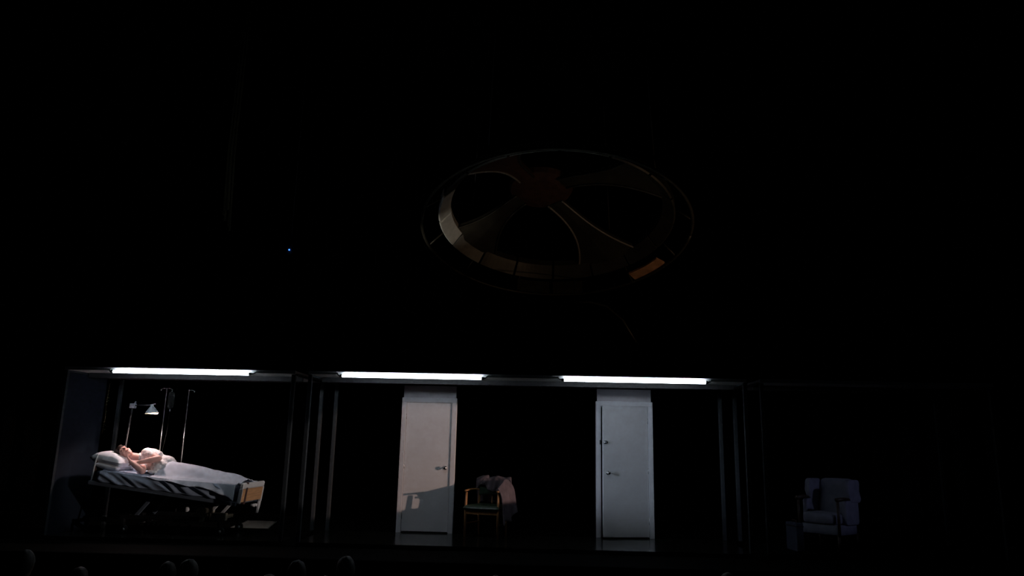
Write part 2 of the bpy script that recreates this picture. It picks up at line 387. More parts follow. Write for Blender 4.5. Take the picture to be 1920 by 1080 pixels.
# headboard: bent tube with a panel
hb = lambda y, h: shear(V(XH - 0.045, y, h))
pts = [hb(YN + 0.02, -0.05)] + [hb(YN + 0.02, h) for h in (0.1, 0.25, 0.33)] + [hb(YN + 0.05, 0.385), hb(YN + 0.10, 0.405), hb(YF - 0.10, 0.405), hb(YF - 0.05, 0.385)] + [hb(YF - 0.02, h) for h in (0.33, 0.25, 0.1, -0.05)]
hbo = MB().tube(pts, 0.011, 10).build('headboard_rail', 'bedwhite', bed)
MB().box((XH - 0.055, YN + 0.035, 0.03), (XH - 0.035, YF - 0.035, 0.37), shear).build('headboard_panel', 'strap', bed, bevel=0.01)
# footboard: white cap over a tan wood panel, corner bumpers, strap
fx = XF + 0.045
def fbox(lo, hi): return MB().box(lo, hi, shear)
fbox((fx - 0.018, YN + 0.03, 0.02), (fx + 0.018, YF - 0.02, 0.205)).build('foot_panel', 'wood_tan', bed, bevel=0.006)
fbox((fx - 0.026, YN + 0.01, 0.205), (fx + 0.026, YF + 0.01, 0.295)).build('foot_cap', 'bedwhite', bed, bevel=0.025)
fbox((fx - 0.026, YF - 0.03, -0.02), (fx + 0.026, YF + 0.01, 0.215)).build('foot_corner', 'bedwhite', bed, bevel=0.012)
fbox((fx - 0.026, YN + 0.0, 0.0), (fx + 0.026, YN + 0.035, 0.215)).build('foot_corner', 'bedwhite', bed, bevel=0.012)
fbox((fx - 0.03, YN + 0.15, -0.01), (fx + 0.024, YN + 0.215, 0.30)).build('strap', 'strap', bed, bevel=0.004)
MB().prism([shear(V(fx + 0.0, YF - 0.10, -0.01)), shear(V(fx + 0.0, YF - 0.02, -0.01)), shear(V(fx, YF - 0.02, -0.09)), shear(V(fx, YF - 0.05, -0.19)), shear(V(fx, YF - 0.085, -0.19))], (0.03, 0, 0)).build('foot_bracket', 'bedwhite', bed, bevel=0.006)
for yy in (YF - 0.17, YF - 0.26):
    MB().tube([shear(V(fx - 0.03, yy, -0.06)), shear(V(fx + 0.03, yy, -0.06))], 0.022, 12).build('bumper_wheel', 'bedwhite', bed)
# base
ZB = 0.235
for y in (0.42, 1.08):
    MB().box((-6.05, y - 0.025, ZB - 0.035), (-4.62, y + 0.025, ZB + 0.025)).build('base_beam', 'darkmetal', bed, bevel=0.006)
for x in (-6.02, -4.66):
    MB().box((x - 0.03, 0.42, ZB - 0.03), (x + 0.03, 1.08, ZB + 0.02)).build('base_cross', 'beige' if x > -5 else 'darkmetal', bed, bevel=0.006)
MB().box((-4.72, 0.385, ZB - 0.02), (-4.475, 0.47, ZB + 0.085)).build('base_end_cover', 'beige', bed, bevel=0.012)
MB().box((-4.985, 0.39, ZB + 0.03), (-4.74, 0.46, ZB + 0.07)).build('pedal_bar', 'beige', bed, bevel=0.01)
MB().box((-4.93, 0.40, ZB + 0.075), (-4.70, 0.55, ZB + 0.155)).build('motor_cover', 'beige', bed, bevel=0.02)
MB().lathe([(0, 0), (0.035, 0), (0.035, 0.05), (0, 0.05)], (-5.06, 0.42, ZB + 0.125), (0, -1, 0), 14).build('pivot_boss', 'bedwhite', bed)
MB().lathe([(0, 0), (0.045, 0), (0.045, 0.04), (0, 0.04)], (-4.82, 0.40, ZB + 0.0), (0, -1, 0), 14).build('pivot_boss', 'beige', bed)
for y in (0.48, 1.02):
    MB().bar((-5.86, y, ZB), (-5.58, y, zr(-5.58) - 0.03), 0.05, 0.03, (0, 1, 0)).build('lift_arm', 'bedmetal', bed, bevel=0.006)
    MB().bar((-4.80, y, ZB + 0.02), (-4.62, y, zr(-4.62) - 0.03), 0.045, 0.03, (0, 1, 0)).build('lift_arm', 'bedwhite', bed, bevel=0.006)
for x in (-5.98, -4.56):
    for y in (0.40, 1.10):
        c = MB().box((x - 0.02, y - 0.03, 0.10), (x + 0.02, y + 0.03, ZB - 0.02)).build('caster_fork', 'darkmetal', bed, bevel=0.004)
        MB().lathe([(0, -0.016), (0.055, -0.016), (0.062, -0.01), (0.062, 0.01), (0.055, 0.016), (0, 0.016)], (x + 0.02, y, 0.062), (0, 1, 0), 18).build('wheel', 'rubber', c)
        MB().lathe([(0, -0.018), (0.02, -0.018), (0.02, 0.018), (0, 0.018)], (x + 0.02, y, 0.062), (0, 1, 0), 12).build('wheel_hub', 'bedwhite', c)

# bed sheet: pulled over the mattress and hanging in diagonal folds down the near side
def fold(x, d):          # d: distance down the side
    a = math.sin((x * 1.0 - d * (2.0 + 0.7 * math.sin(x * 3.1))) * 17.0 + 2.2 * math.sin(x * 3.7) + 1.1 * math.sin(x * 8.3)) + 0.55 * math.sin((x - d * 1.7) * 33 + 2) + 0.7 * noise.noise(V(x * 6, d * 9, 3))
    return a * (0.55 + 0.9 * noise.noise(V(x * 2.3 - d * 5, 4.0, 1.0))) + 0.5 * noise.noise(V((x - d * 2) * 9, d * 5, 7))
def sheetf(u, v):
    x = lerp(-6.36, -4.34, u); top = zt(x); bot = zr(x) + lerp(0.022, 0.03, u)
    L = top - bot
    if v < 0.5:
        q = v / 0.5; d = (1 - q) * L
        amp = 0.025 * min(1, d / 0.05) * (0.4 + 0.6 * min(1, (L - d) / 0.04 + 0.5))
        return V(x + 0.02 * (1 - q) * math.sin(x * 9), YN - 0.006 - 0.026 + amp * fold(x, d) * 0.62 - 0.006 * math.sin(PI * q), bot + q * L + 0.004 * math.sin(x * 23) * (1 - q))
    if v < 0.92:
        q = (v - 0.5) / 0.42; y = lerp(YN - 0.008, YF + 0.008, q)
        z = top + 0.010 * min(1, q * 9) * min(1, (1 - q) * 9) + 0.006 * noise.noise(V(x * 7, y * 7, 0.5)) + 0.004 * math.sin((x + y) * 22) * min(1, q * 6)
        z -= 0.016 * max(0, 1 - q * 14) + 0.016 * max(0, 1 - (1 - q) * 14)
        return V(x, y, z)
    q = (v - 0.92) / 0.08
    return V(x, YF + 0.014, top - 0.016 - q * 0.12)
tag(MB().grid(sheetf, 150, 62).build('bed_sheet', 'sheet', solid=0.004), 'blue-grey sheet hanging in diagonal folds over the mattress side', 'sheet')

# ridge of the sleeper under the blanket
RID = [(-5.80, 1.03), (-5.62, 1.035), (-5.50, 1.025), (-5.05, 0.945), (-4.60, 0.868), (-4.46, 0.832), (-4.35, 0.79)]
def blanketf(u, v):
    x = lerp(-5.66, -4.335, u)
    x += 0.05 * math.sin(v * 9) * (1 - u) ** 3
    top = zt(x) + 0.014; drop = interp(u, [(0, 0.01), (0.2, 0.03), (0.45, 0.06), (0.75, 0.10), (0.9, 0.165), (1, 0.25)])
    yc = interp(x, [(-5.66, 0.78), (-5.0, 0.74), (-4.4, 0.78)]); wd = interp(x, [(-5.66, 0.25), (-5.0, 0.24), (-4.4, 0.20)])
    if v < 0.14:
        q = v / 0.14
        return V(x, YN - 0.034 - (0.036 + 0.010 * math.sin(x * 26)) * (1 - q) * min(1, drop / 0.05) + 0.004 * q, top - 0.012 - (1 - q) * drop + 0.012 * math.sin(x * 14) * (1 - q))
    if v < 0.93:
        q = (v - 0.14) / 0.79; y = lerp(YN - 0.03, YF + 0.025, q)
        t = abs(y - yc) / wd
        b = math.exp(-(t ** 2.6) * 1.1)
        h = interp(x, RID) - top
        z = top + h * b
        e = min(1, q * 12) * min(1, (1 - q) * 12)
        z += e * (0.022 * noise.noise(V(x * 3.2 + y, y * 8, 1.7)) + 0.010 * noise.noise(V(x * 9, y * 14, 5.1)) + 0.007 * math.sin(y * 36 + 4 * math.sin(x * 3) + x * 7) * (1 - 0.6 * b))
        z -= 0.012 * (1 - e)
        z -= 0.05 * max(0, 1 - u * 9) * b * 0.6
        return V(x, y, z)
    q = (v - 0.93) / 0.07
    return V(x, YF + 0.03, top - 0.012 - q * 0.13)
tag(MB().grid(blanketf, 90, 84).build('blanket', 'blanket', solid=0.006), 'pale blanket over the sleeper from waist to the foot end', 'blanket')

# pillows
def pillow(c, ax, name, label, sag=0.0, seed=0.0):
    c = Vector(c); X, Y, Z = [Vector(a) for a in ax]; m = MB()
    for sgn in (1, -1):
        def f(u, v):
            a, b = u * 2 - 1, v * 2 - 1
            r = max(0, (1 - abs(a) ** 3.2)) ** 0.5 * max(0, (1 - abs(b) ** 3.2)) ** 0.5
            pin = 1 - 0.06 * (1 - abs(a) ** 2) * 0 - 0.05 * abs(a * b)
            w = 0.10 * noise.noise(V(a * 2 + seed, b * 2.5, sgn)) + 0.05 * math.sin(6 * b + 4 * a + seed)
            return c + X * a * pin * (1 - 0.07 * (1 - b * b)) + Y * b * pin * (1 - 0.07 * (1 - a * a)) + Z * sgn * (r * (1 + w) - (sag * math.exp(-((a - 0.55) ** 2 + b * b) * 2.5) if sgn > 0 else 0))
        m.grid(f, 26, 26)
    me = m
    o = me.build(name, 'pillow')
    bm = bmesh.new(); bm.from_mesh(o.data); bmesh.ops.remove_doubles(bm, verts=bm.verts, dist=0.0006); bmesh.ops.recalc_face_normals(bm, faces=bm.faces); bm.to_mesh(o.data); bm.free()
    return tag(o, label, 'pillow', 'pillows at the head of the bed')
pillow((-6.32, 0.57, 0.945), ((0.185, 0, -0.03), (0, 0.26, 0), (0.008, 0, 0.060)), 'pillow', 'lower white pillow lying flat on the mattress', 0.0, 1.0)
pillow((-6.335, 0.64, 1.03), ((0.245, -0.01, -0.038), (0, 0.335, 0.0), (0.0, -0.02, 0.120)), 'pillow', 'upper white pillow under the sleeper\'s head', 0.22, 4.0)

# ------------------------------------------------------------------ the sleeper, lying on one side facing the house
per = thing('person', (-5.7, 0.75, 0.86), 'person asleep on their side in a white t-shirt', 'person')
HCn = V(-6.205, 0.61, 1.135)                                   # head centre
crown = V(-0.90, 0.12, 0.32).normalized(); face = V(0.12, -0.70, 0.70); face = (face - crown * face.dot(crown)).normalized(); hside = crown.cross(face).normalized()
HS = 1.10
def hp(c, f, s): return HCn + (crown * c + face * f + hside * s) * HS
b = MB()
b.ell(hp(0.025, -0.012, 0), (hside * 0.082, face * 0.107, crown * 0.107))
b.ell(hp(-0.045, 0.022, 0), (hside * 0.064, face * 0.072, crown * 0.082))
b.caps(hp(-0.095, 0.052, 0), 0.024, hp(-0.085, 0.05, 0), 0.026)            # chin
b.caps(hp(0.015, 0.092, 0), 0.010, hp(-0.028, 0.108, 0), 0.013)            # nose
b.caps(hp(0.03, 0.082, -0.036), 0.012, hp(0.03, 0.084, 0.036), 0.012)      # brow
for s in (-1, 1):
    b.ell(hp(0.004, 0.072, s * 0.031), (hside * 0.016, face * 0.014, crown * 0.010))
    b.ell(hp(-0.035, 0.060, s * 0.036), (hside * 0.022, face * 0.022, crown * 0.026))
    b.ell(hp(-0.012, -0.012, s * 0.076), (hside * 0.009, face * 0.020, crown * 0.032))
b.ell(hp(-0.060, 0.082, 0), (hside * 0.024, face * 0.010, crown * 0.009))
b.caps(hp(-0.05, -0.02, 0), 0.054, V(-6.00, 0.74, 1.065), 0.060)           # neck
SL, SR = V(-5.93, 0.73, 1.145), V(-5.95, 0.70, 0.965)
b.ell((-5.845, 0.765, 1.045), (V(0.19, 0, -0.03), V(0, 0.105, 0), V(0.015, 0, 0.145)))
b.ell((-5.66, 0.79, 0.985), (V(0.18, 0, -0.02), V(0, 0.095, 0), V(0, 0, 0.115)))
b.ell((-5.45, 0.80, 0.905), (V(0.17, 0, -0.02), V(0, 0.10, 0), V(0, 0, 0.090)))
b.caps(SL, 0.068, SR, 0.068)
EL, WL = V(-5.645, 0.555, 1.068), V(-5.885, 0.445, 1.008)
ER, WR = V(-5.795, 0.405, 0.885), V(-6.00, 0.43, 1.015)
b.chain([(SL, 0.062), (lerp(SL, EL, 0.5), 0.054), (EL, 0.044), (lerp(EL, WL, 0.35), 0.047), (WL, 0.030)])
b.chain([(SR, 0.060), (lerp(SR, ER, 0.5), 0.055), (ER, 0.047), (lerp(ER, WR, 0.35), 0.050), (WR, 0.031)])
def hand(wr, d, n, side, curl):
    d = Vector(d).normalized(); n = Vector(n); n = (n - d * n.dot(d)).normalized(); a = d.cross(n).normalized() * side
    pc = wr + d * 0.052
    b.ell(pc, (a * 0.041, n * 0.016, d * 0.050))
    for k, ln in enumerate((0.072, 0.080, 0.074, 0.058)):
        o = wr + d * 0.090 + a * (0.030 - 0.020 * k) * 1.0
        p1 = o + (d * math.cos(curl) + n * math.sin(curl)) * ln * 0.45
        p2 = p1 + (d * math.cos(curl * 2) + n * math.sin(curl * 2)) * ln * 0.32
        p3 = p2 + (d * math.cos(curl * 2.8) + n * math.sin(curl * 2.8)) * ln * 0.25
        b.chain([(o - d * 0.02, 0.0095), (p1, 0.0088), (p2, 0.0080), (p3, 0.0068)])
    o = wr + d * 0.030 + a * 0.034
    p1 = o + (d * 0.55 + a * 0.55 + n * 0.4).normalized() * 0.038; p2 = p1 + (d * 0.85 + a * 0.1 + n * 0.5).normalized() * 0.030
    b.chain([(o, 0.013), (p1, 0.0105), (p2, 0.0085)])
hand(WL, (-0.95, -0.12, 0.05), (0.0, 0.5, -0.85), -1, 0.55)
hand(WR, (-0.72, 0.12, 0.62), (0.55, 0.55, 0.55), 1, 0.6)
b.chain([(V(-5.45, 0.76, 0.915), 0.072), (V(-5.02, 0.70, 0.855), 0.055), (V(-4.80, 0.75, 0.845), 0.052), (V(-4.60, 0.80, 0.815), 0.038), (V(-4.47, 0.76, 0.805), 0.030)])
b.chain([(V(-5.45, 0.82, 0.89), 0.074), (V(-5.02, 0.78, 0.845), 0.055), (V(-4.80, 0.84, 0.825), 0.050), (V(-4.58, 0.88, 0.800), 0.036), (V(-4.46, 0.84, 0.795), 0.030)])
b.build('body', 'skin', per, remesh=0.0062)
# t-shirt
s_ = MB()
s_.ell((-5.845, 0.765, 1.045), (V(0.185, 0, -0.03), V(0, 0.120, 0), V(0.015, 0, 0.160)))
s_.ell((-5.66, 0.79, 0.985), (V(0.20, 0, -0.02), V(0, 0.112, 0), V(0, 0, 0.130)))
s_.ell((-5.50, 0.80, 0.915), (V(0.15, 0, -0.02), V(0, 0.11, 0), V(0, 0, 0.092)))
s_.caps(SL + V(0.01, 0, 0), 0.080, SR + V(0.01, 0, 0), 0.076)
s_.caps(V(-6.015, 0.735, 1.075), 0.072, V(-5.93, 0.74, 1.07), 0.095)
s_.chain([(SL, 0.078), (lerp(SL, EL, 0.30), 0.074), (lerp(SL, EL, 0.52), 0.066)])
s_.chain([(SR, 0.070), (lerp(SR, ER, 0.45), 0.066)])
s_.ell((-5.70, 0.66, 0.945), (V(0.17, 0, -0.03), V(0, 0.125, 0.0), V(0.02, 0, 0.105)))
s_.caps(V(-5.72, 0.62, 0.93), 0.06, V(-5.66, 0.58, 0.885), 0.045)          # loose front of the shirt on the bed
s_.ell((-5.66, 0.57, 0.862), (V(0.12, 0.02, -0.02), V(0, 0.10, 0), V(0, 0, 0.028)))
for k in range(9):                                                       # creases
    p = V(-5.95 + 0.05 * k, 0.66 - 0.006 * k, 1.13 - 0.022 * k); s_.caps(p, 0.012, p + V(0.05, 0.0, -0.10), 0.010)
sh = s_.build('t_shirt', 'shirt', per, remesh=0.008); sh['label'] = 'white short-sleeved t-shirt'
for sz, st in ((0.09, 0.022), (0.035, 0.008)):
    tx = bpy.data.textures.new('creases', 'CLOUDS'); tx.noise_scale = sz
    dm = sh.modifiers.new('creases', 'DISPLACE'); dm.texture = tx; dm.strength = st; dm.mid_level = 0.5
# hair
def hairf(u, v):
    t = PI * v; a = 2 * PI * u
    n = V(math.sin(t) * math.cos(a), math.sin(t) * math.sin(a), math.cos(t))
    k = 1 + 0.07 * noise.noise(n * 3.1) + 0.04 * noise.noise(n * 8)
    return HCn + crown * 0.066 - face * 0.026 + (hside * n.x * 0.098 + face * n.y * 0.114 + crown * n.z * 0.104) * k
h_ = MB().grid(hairf, 40, 24)
h_.ell(hp(0.10, 0.035, 0.02), (hside * 0.055, face * 0.045, crown * 0.030))
h_.build('hair', 'hair', per)['label'] = 'short dark auburn hair'
for s in (-1, 1):
    MB().caps(hp(0.032, 0.093, s * 0.016), 0.0045, hp(0.030, 0.084, s * 0.046), 0.0035, 8).build('eyebrow', 'hair', per)
    MB().caps(hp(-0.002, 0.085, s * 0.020), 0.0022, hp(-0.001, 0.078, s * 0.042), 0.0018, 8).build('eyelashes', 'hair', per)
MB().ell(hp(-0.060, 0.0895, 0), (hside * 0.021, face * 0.006, crown * 0.0065)).build('lips', 'lips', per)

# ------------------------------------------------------------------ reading lamp on its pole, hooked to the head end
lamp = thing('reading_lamp', (-6.44, 1.02, 0.70), 'lit bell-shaped reading lamp on a pole behind the pillow', 'lamp')
MB().tube([(-6.44, 1.02, 0.70), (-6.42, 1.0, 1.25), (-6.365, 0.955, 1.83)], 0.0135, 10).build('pole', 'lamppole', lamp)
MB().box((-6.40, 0.92, 1.82), (-6.315, 0.99, 1.895)).build('clamp', 'clamp', lamp, bevel=0.01)
MB().tube([(-6.335, 0.95, 1.89), (-6.315, 0.95, 1.925)], 0.012, 8).build('clamp_screw', 'clamp', lamp)
MB().tube([(-6.33, 0.945, 1.865), (-5.985, 0.79, 1.868)], 0.0095, 8).build('arm', 'lamppole', lamp)
ax = V(0.10, 0.0, -1).normalized(); top = V(-5.965, 0.78, 1.880)
prof = [(0.0, -0.002), (0.024, 0.0), (0.027, 0.012), (0.027, 0.035), (0.040, 0.050), (0.062, 0.078), (0.084, 0.110), (0.096, 0.135), (0.099, 0.140)]
so = MB().lathe(prof, top, ax, 28).build('shade', 'lampmetal', lamp)
MB().lathe([(0.0, 0.040), (0.036, 0.053), (0.058, 0.081), (0.080, 0.113), (0.092, 0.137), (0.097, 0.1402)], top, ax, 28).build('shade_lining', 'lampwhite', so)
MB().tube([top + V(0.02, 0, 0.0), top + V(0.055, 0, 0.006)], 0.008, 8).build('switch', 'clamp', lamp)
bc = top + ax * 0.112
MB().ell(top + ax * 0.136, (V(0.088, 0, -0.009), V(0, 0.088, 0), ax * 0.014)).build('bulb', 'bulb', lamp)
ld = bpy.data.lights.new('lamp_light', 'SPOT'); ld.energy = 46.0; ld.color = (1.0, 0.76, 0.73); ld.shadow_soft_size = 0.035; ld.spot_size = math.radians(150); ld.spot_blend = 0.5
lo = bpy.data.objects.new('lamp_light', ld); COL.objects.link(lo); lo.location = top + ax * 0.152; lo.rotation_euler = ax.to_track_quat('-Z', 'Y').to_euler()

# ------------------------------------------------------------------ drip stands behind the bed
def stand(x, y, h, label, bag):
    t = thing('drip_stand', (x, y, 0), label, 'drip stand', 'drip stands behind the bed')
    MB().tube([(x, y, 0.10), (x, y, h)], 0.008, 10).build('pole', 'steel', t)
    MB().lathe([(0, 0.085), (0.03, 0.085), (0.03, 0.115), (0.012, 0.13), (0, 0.13)], (x, y, 0)).build('hub', 'darkmetal', t)
    for k in range(5):
        a = 2 * PI * k / 5 + 0.3; e = V(x + 0.24 * math.cos(a), y + 0.15 * math.sin(a), 0.055)
        lg = MB().tube([(x, y, 0.10), lerp(V(x, y, 0.10), e, 0.6) + V(0, 0, 0.005), e], 0.010, 8).build('leg', 'steel', t)
        MB().lathe([(0, -0.01), (0.025, -0.01), (0.025, 0.01), (0, 0.01)], e - V(0, 0, 0.028), (0, 1, 0), 12).build('caster', 'rubber', lg)
    for s in ((1, -1) if bag else (1,)):
        MB().tube([(x, y, h - 0.01), (x + s * 0.05, y, h - 0.005), (x + s * 0.085, y, h - 0.02), (x + s * 0.09, y, h - 0.045), (x + s * 0.10, y, h - 0.02)], 0.0045, 8).build('hook', 'steel', t)
    if bag:
        bg_ = thing('drip_bag', (x + 0.09, y, h - 0.36), 'clear fluid bag hanging from the left drip stand', 'drip bag')
        def bf(u, v):
            z = lerp(h - 0.34, h - 0.05, v); wv = 0.055 * min(1, (1 - abs(2 * v - 1) ** 6) + 0.15); a = 2 * PI * u
            return V(x + 0.09 + wv * math.cos(a), y + 0.016 * math.sin(PI * v) * math.sin(a), z)
        MB().grid(bf, 20, 12).build('pouch', 'bag', bg_)
        MB().tube([(x + 0.09, y, h - 0.34), (x + 0.09, y, h - 0.375)], 0.008, 8).build('port', 'clamp', bg_)
        MB().tube([(x + 0.09, y, h - 0.375), (x + 0.085, y - 0.01, h - 0.7), (x + 0.06, y - 0.05, h - 1.05), (x - 0.02, y - 0.10, h - 1.2)], 0.003, 6).build('drip_line', 'bag', bg_)
        MB().tube([(x + 0.09, y, h - 0.055), (x + 0.09, y, h - 0.042)], 0.006, 8).build('hanger', 'clamp', bg_)
stand(-6.02, 1.30, 2.17, 'thin steel drip stand with a bag, nearer the lamp', True)
stand(-5.65, 1.30, 2.15, 'thin steel drip stand without a bag, nearer the room middle', False)

# trailing plant at the back edge of the navy panel
iv = thing('trailing_plant', (-6.85, 1.06, 1.42), 'sparse trailing plant at the rear edge of the navy panel', 'plant')
MB().tube([(-6.835, 1.058, 2.22), (-6.85, 1.055, 1.9), (-6.84, 1.06, 1.65), (-6.855, 1.055, 1.42)], 0.004, 6).build('stem', 'stem', iv)
lm = None
for k in range(22):
    z = random.uniform(1.45, 2.2); a = random.uniform(0, 2 * PI)
    c = V(-6.842, 1.058, z); d = V(math.cos(a), 0.3 + 0.5 * abs(math.sin(a)), -0.5).normalized(); sd = d.cross(V(0, 0, 1)).normalized(); L = random.uniform(0.03, 0.06)
    q = MB(); q.add([c, c + d * L * 0.45 + sd * L * 0.3, c + d * L, c + d * L * 0.45 - sd * L * 0.3, c + d * L * 0.5 + V(0, 0, 0.006)], [(0, 1, 4), (1, 2, 4), (2, 3, 4), (3, 0, 4)])
    q.build('leaf', 'leaf', iv, solid=0.0015)

# pale sheet imitating a dim pool of light on the stage floor behind the bed
q = MB()
c0, c1, c2, c3 = V(-4.99, 1.78, -0.05), V(-4.33, 1.75, -0.05), V(-4.62, 3.1, -0.05), V(-5.15, 3.1, -0.05)
q.grid(lambda u, v: lerp(lerp(c0, c1, u), lerp(c3, c2, u), v) + V(0, 0, 0.006 + 0.006 * noise.noise(V(u * 5, v * 6, 0))), 14, 20)
tag(q.build('floor_cloth', 'floorpale', solid=0.006), 'pale cloth lying on the floor behind the foot of the bed', 'cloth')

# ------------------------------------------------------------------ wooden armchair and the coat thrown over it
CH = thing('armchair', (-0.735, 1.135, 0.0), 'wooden armchair with green leather seat beside the closed door', 'chair', rz=math.radians(-17))
def lb(): return MB()
fw_, bw_, fd, bd = 0.262, 0.225, -0.215, 0.235                              # half widths, front / back depth (front is -y)
arm_z = 0.685
for s in (-1, 1):
    lb().tube([(s * fw_, fd, 0.0), (s * fw_, fd, 0.40), (s * (fw_ - 0.004), fd + 0.012, arm_z - 0.02)], [0.015, 0.021, 0.017], 10).build('leg', 'chairwood', CH, local=True)
    lb().tube([(s * bw_, bd + 0.05, 0.0), (s * bw_, bd, 0.42), (s * bw_, bd + 0.03, 0.66), (s * (bw_ - 0.01), bd + 0.07, 0.80)], [0.014, 0.020, 0.018, 0.014], 10).build('leg', 'chairwood', CH, local=True)
    def armf(u, v):
        y = lerp(fd - 0.035, bd + 0.03, u); x = s * (fw_ - 0.004 + 0.012 * math.sin(PI * u) - 0.03 * u * u); hw = lerp(0.030, 0.020, u); a = 2 * PI * v
        return V(x + hw * math.cos(a) * (0.6 if u in (0, 1) else 1), y, arm_z + 0.012 * math.sin(PI * u) - 0.02 * u * 0 + 0.013 * math.sin(a))
    m_ = lb(); m_.loft([[armf(i / 12, j / 14) for j in range(14)] for i in range(13)]); m_.build('armrest', 'chairwood', CH, local=True)
    lb().bar((s * fw_, fd, 0.37), (s * bw_, bd, 0.37), 0.022, 0.055).build('seat_rail', 'chairwood', CH, local=True, bevel=0.004)
    lb().bar((s * fw_, fd, 0.20), (s * bw_, bd + 0.025, 0.20), 0.018, 0.022).build('stretcher', 'chairwood', CH, local=True, bevel=0.004)
lb().bar((-fw_, fd, 0.37), (fw_, fd, 0.37), 0.022, 0.055).build('seat_rail', 'chairwood', CH, local=True, bevel=0.004)
lb().bar((-bw_, bd, 0.37), (bw_, bd, 0.37), 0.022, 0.055).build('seat_rail', 'chairwood', CH, local=True, bevel=0.004)
def seatf(sgn):
    def f(u, v):
        a, c = u * 2 - 1, v * 2 - 1
        y = lerp(fd - 0.05, bd - 0.005, v); hw = lerp(0.292, 0.235, v)
        r = max(0, 1 - abs(a) ** 7) ** 0.4 * max(0, 1 - abs(c) ** 7) ** 0.4
        return V(a * hw, y, 0.435 + sgn * r * 0.056 - (0.016 * math.exp(-(a * a + c * c) * 1.6) if sgn > 0 else 0))
    return f
m_ = lb(); m_.grid(seatf(1), 24, 24); m_.grid(seatf(-1), 24, 24); m_.build('seat', 'leather', CH, local=True)
def backf(u, v):
    a = u * 2 - 1
    return V(a * 0.225, bd + 0.055 - 0.045 * (1 - a * a) * -1 + 0.03 * v - 0.05, lerp(0.60, 0.815, v) + 0.012 * (1 - a * a))
m_ = lb(); m_.grid(backf, 20, 8); m_.build('backrest', 'leather', CH, local=True, solid=0.03)
lb().tube([(-0.02, bd + 0.04, 0.40), (-0.02, bd + 0.06, 0.62)], 0.010, 8).build('back_spindle', 'chairwood', CH, local=True)
lb().tube([(0.10, bd + 0.04, 0.40), (0.10, bd + 0.06, 0.62)], 0.010, 8).build('back_spindle', 'chairwood', CH, local=True)
# coat
Rc = Matrix.Rotation(math.radians(-17), 3, 'Z')
def toW(p): return Rc @ Vector(p) + V(-0.735, 1.135, 0)
coat = thing('coat', (-0.70, 1.35, 0.25), 'mauve-grey coat thrown over the back of the wooden armchair', 'coat')
def coatf(u, v):
    # u across the chair back, v from the front flap over the top and down behind
    a = u * 2 - 1
    x = a * 0.285 + 0.02 * math.sin(v * 7)
    topz = 0.872 + 0.012 * math.sin(a * 7) - 0.05 * max(0, -a - 0.55) - 0.05 * max(0, a - 0.8); fr = 0.15 + 0.05 * math.sin(a * 4 + 1) + 0.05 * max(0, a)
    if v < 0.4:
        q = 1 - v / 0.4
        y = bd + 0.005 - 0.035 * q - 0.02 * math.sin(a * 11 + q * 3) * q - 0.018 * math.sin(a * 19) * q; z = topz - 0.012 * q - fr * q
    elif v < 0.6:
        q = (v - 0.4) / 0.2; y = lerp(bd + 0.005, bd + 0.135, q); z = topz + 0.018 * math.sin(PI * q)
    else:
        q = (v - 0.6) / 0.4; y = bd + 0.135 + 0.015 * math.sin(a * 12) * q; z = topz - 0.38 * q
        x *= 1 + 0.1 * q
    z += 0.010 * noise.noise(V(a * 4, v * 6, 2))
    return toW((x, y, z))
MB().grid(coatf, 44, 44).build('body', 'coat', coat, solid=0.012)
def sleeve(pts, rad, name):
    m = MB(); m.tube(pts, rad, 14)
    m.xform(lambda p: p + V(0.012 * noise.noise(p * 16), 0.012 * noise.noise(p * 16 + V(5, 0, 0)), 0))
    m.build(name, 'coat', coat)
def hangf(u, v):
    # the coat's skirt hanging over the far arm of the chair, seen nearly edge-on
    y = lerp(-0.245, 0.33, u); hem = lerp(0.20, 0.36, u) + 0.03 * math.sin(u * 9)
    tz = interp(u, [(0, 0.735), (0.3, 0.80), (0.55, 0.865), (0.8, 0.85), (1, 0.80)])
    q = v; x = 0.262 + 0.045 * min(1, q * 4) + 0.055 * q + 0.026 * math.sin(u * 15 + 1) * q + 0.04 * u * q
    return toW((x, y + 0.02 * math.sin(q * 5), lerp(tz, hem, q) + 0.02 * math.sin(PI * min(1, q * 4))))
MB().grid(hangf, 36, 30).build('skirt', 'coat', coat, solid=0.012)
sleeve([toW(p) for p in [(-0.245, 0.235, 0.70), (-0.235, 0.25, 0.79), (-0.17, 0.27, 0.85), (-0.08, 0.29, 0.87)]], [0.030, 0.05, 0.05, 0.04], 'collar')

# ------------------------------------------------------------------ unlit room: wing armchair and case
WC = thing('wing_armchair', (4.28, 0.72, 0.0), 'blue-grey wing armchair alone in the dark right room', 'armchair', rz=math.radians(-50))
def cushion(lo, hi, name, mt, p=5.0, rot=None):
    c = (Vector(lo) + Vector(hi)) / 2; h = (Vector(hi) - Vector(lo)) / 2; m = MB(); rings = []
    def g(q, e): return math.copysign(abs(q) ** (2 / e), q)
    for i in range(13):
        t = PI * (i + 0.001) / 12.002
        rings.append([c + V(h.x * g(math.sin(t), p) * g(math.cos(2 * PI * j / 28), p), h.y * g(math.sin(t), p) * g(math.sin(2 * PI * j / 28), p), h.z * g(math.cos(t), p)) for j in range(28)])
    m.loft(list(reversed(rings)))
    if rot: m.xform(rot)
    return m.build(name, mt, WC, local=True)
cushion((-0.27, -0.30, 0.36), (0.27, 0.20, 0.53), 'seat_cushion', 'upholstery')
cushion((-0.31, -0.27, 0.22), (0.31, 0.27, 0.37), 'seat_base', 'upholstery', 9)
rec = lambda p: V(p.x, p.y + (p.z - 0.45) * 0.16, p.z)
cushion((-0.27, 0.17, 0.40), (0.27, 0.30, 1.00), 'backrest', 'upholstery', 6, rec)
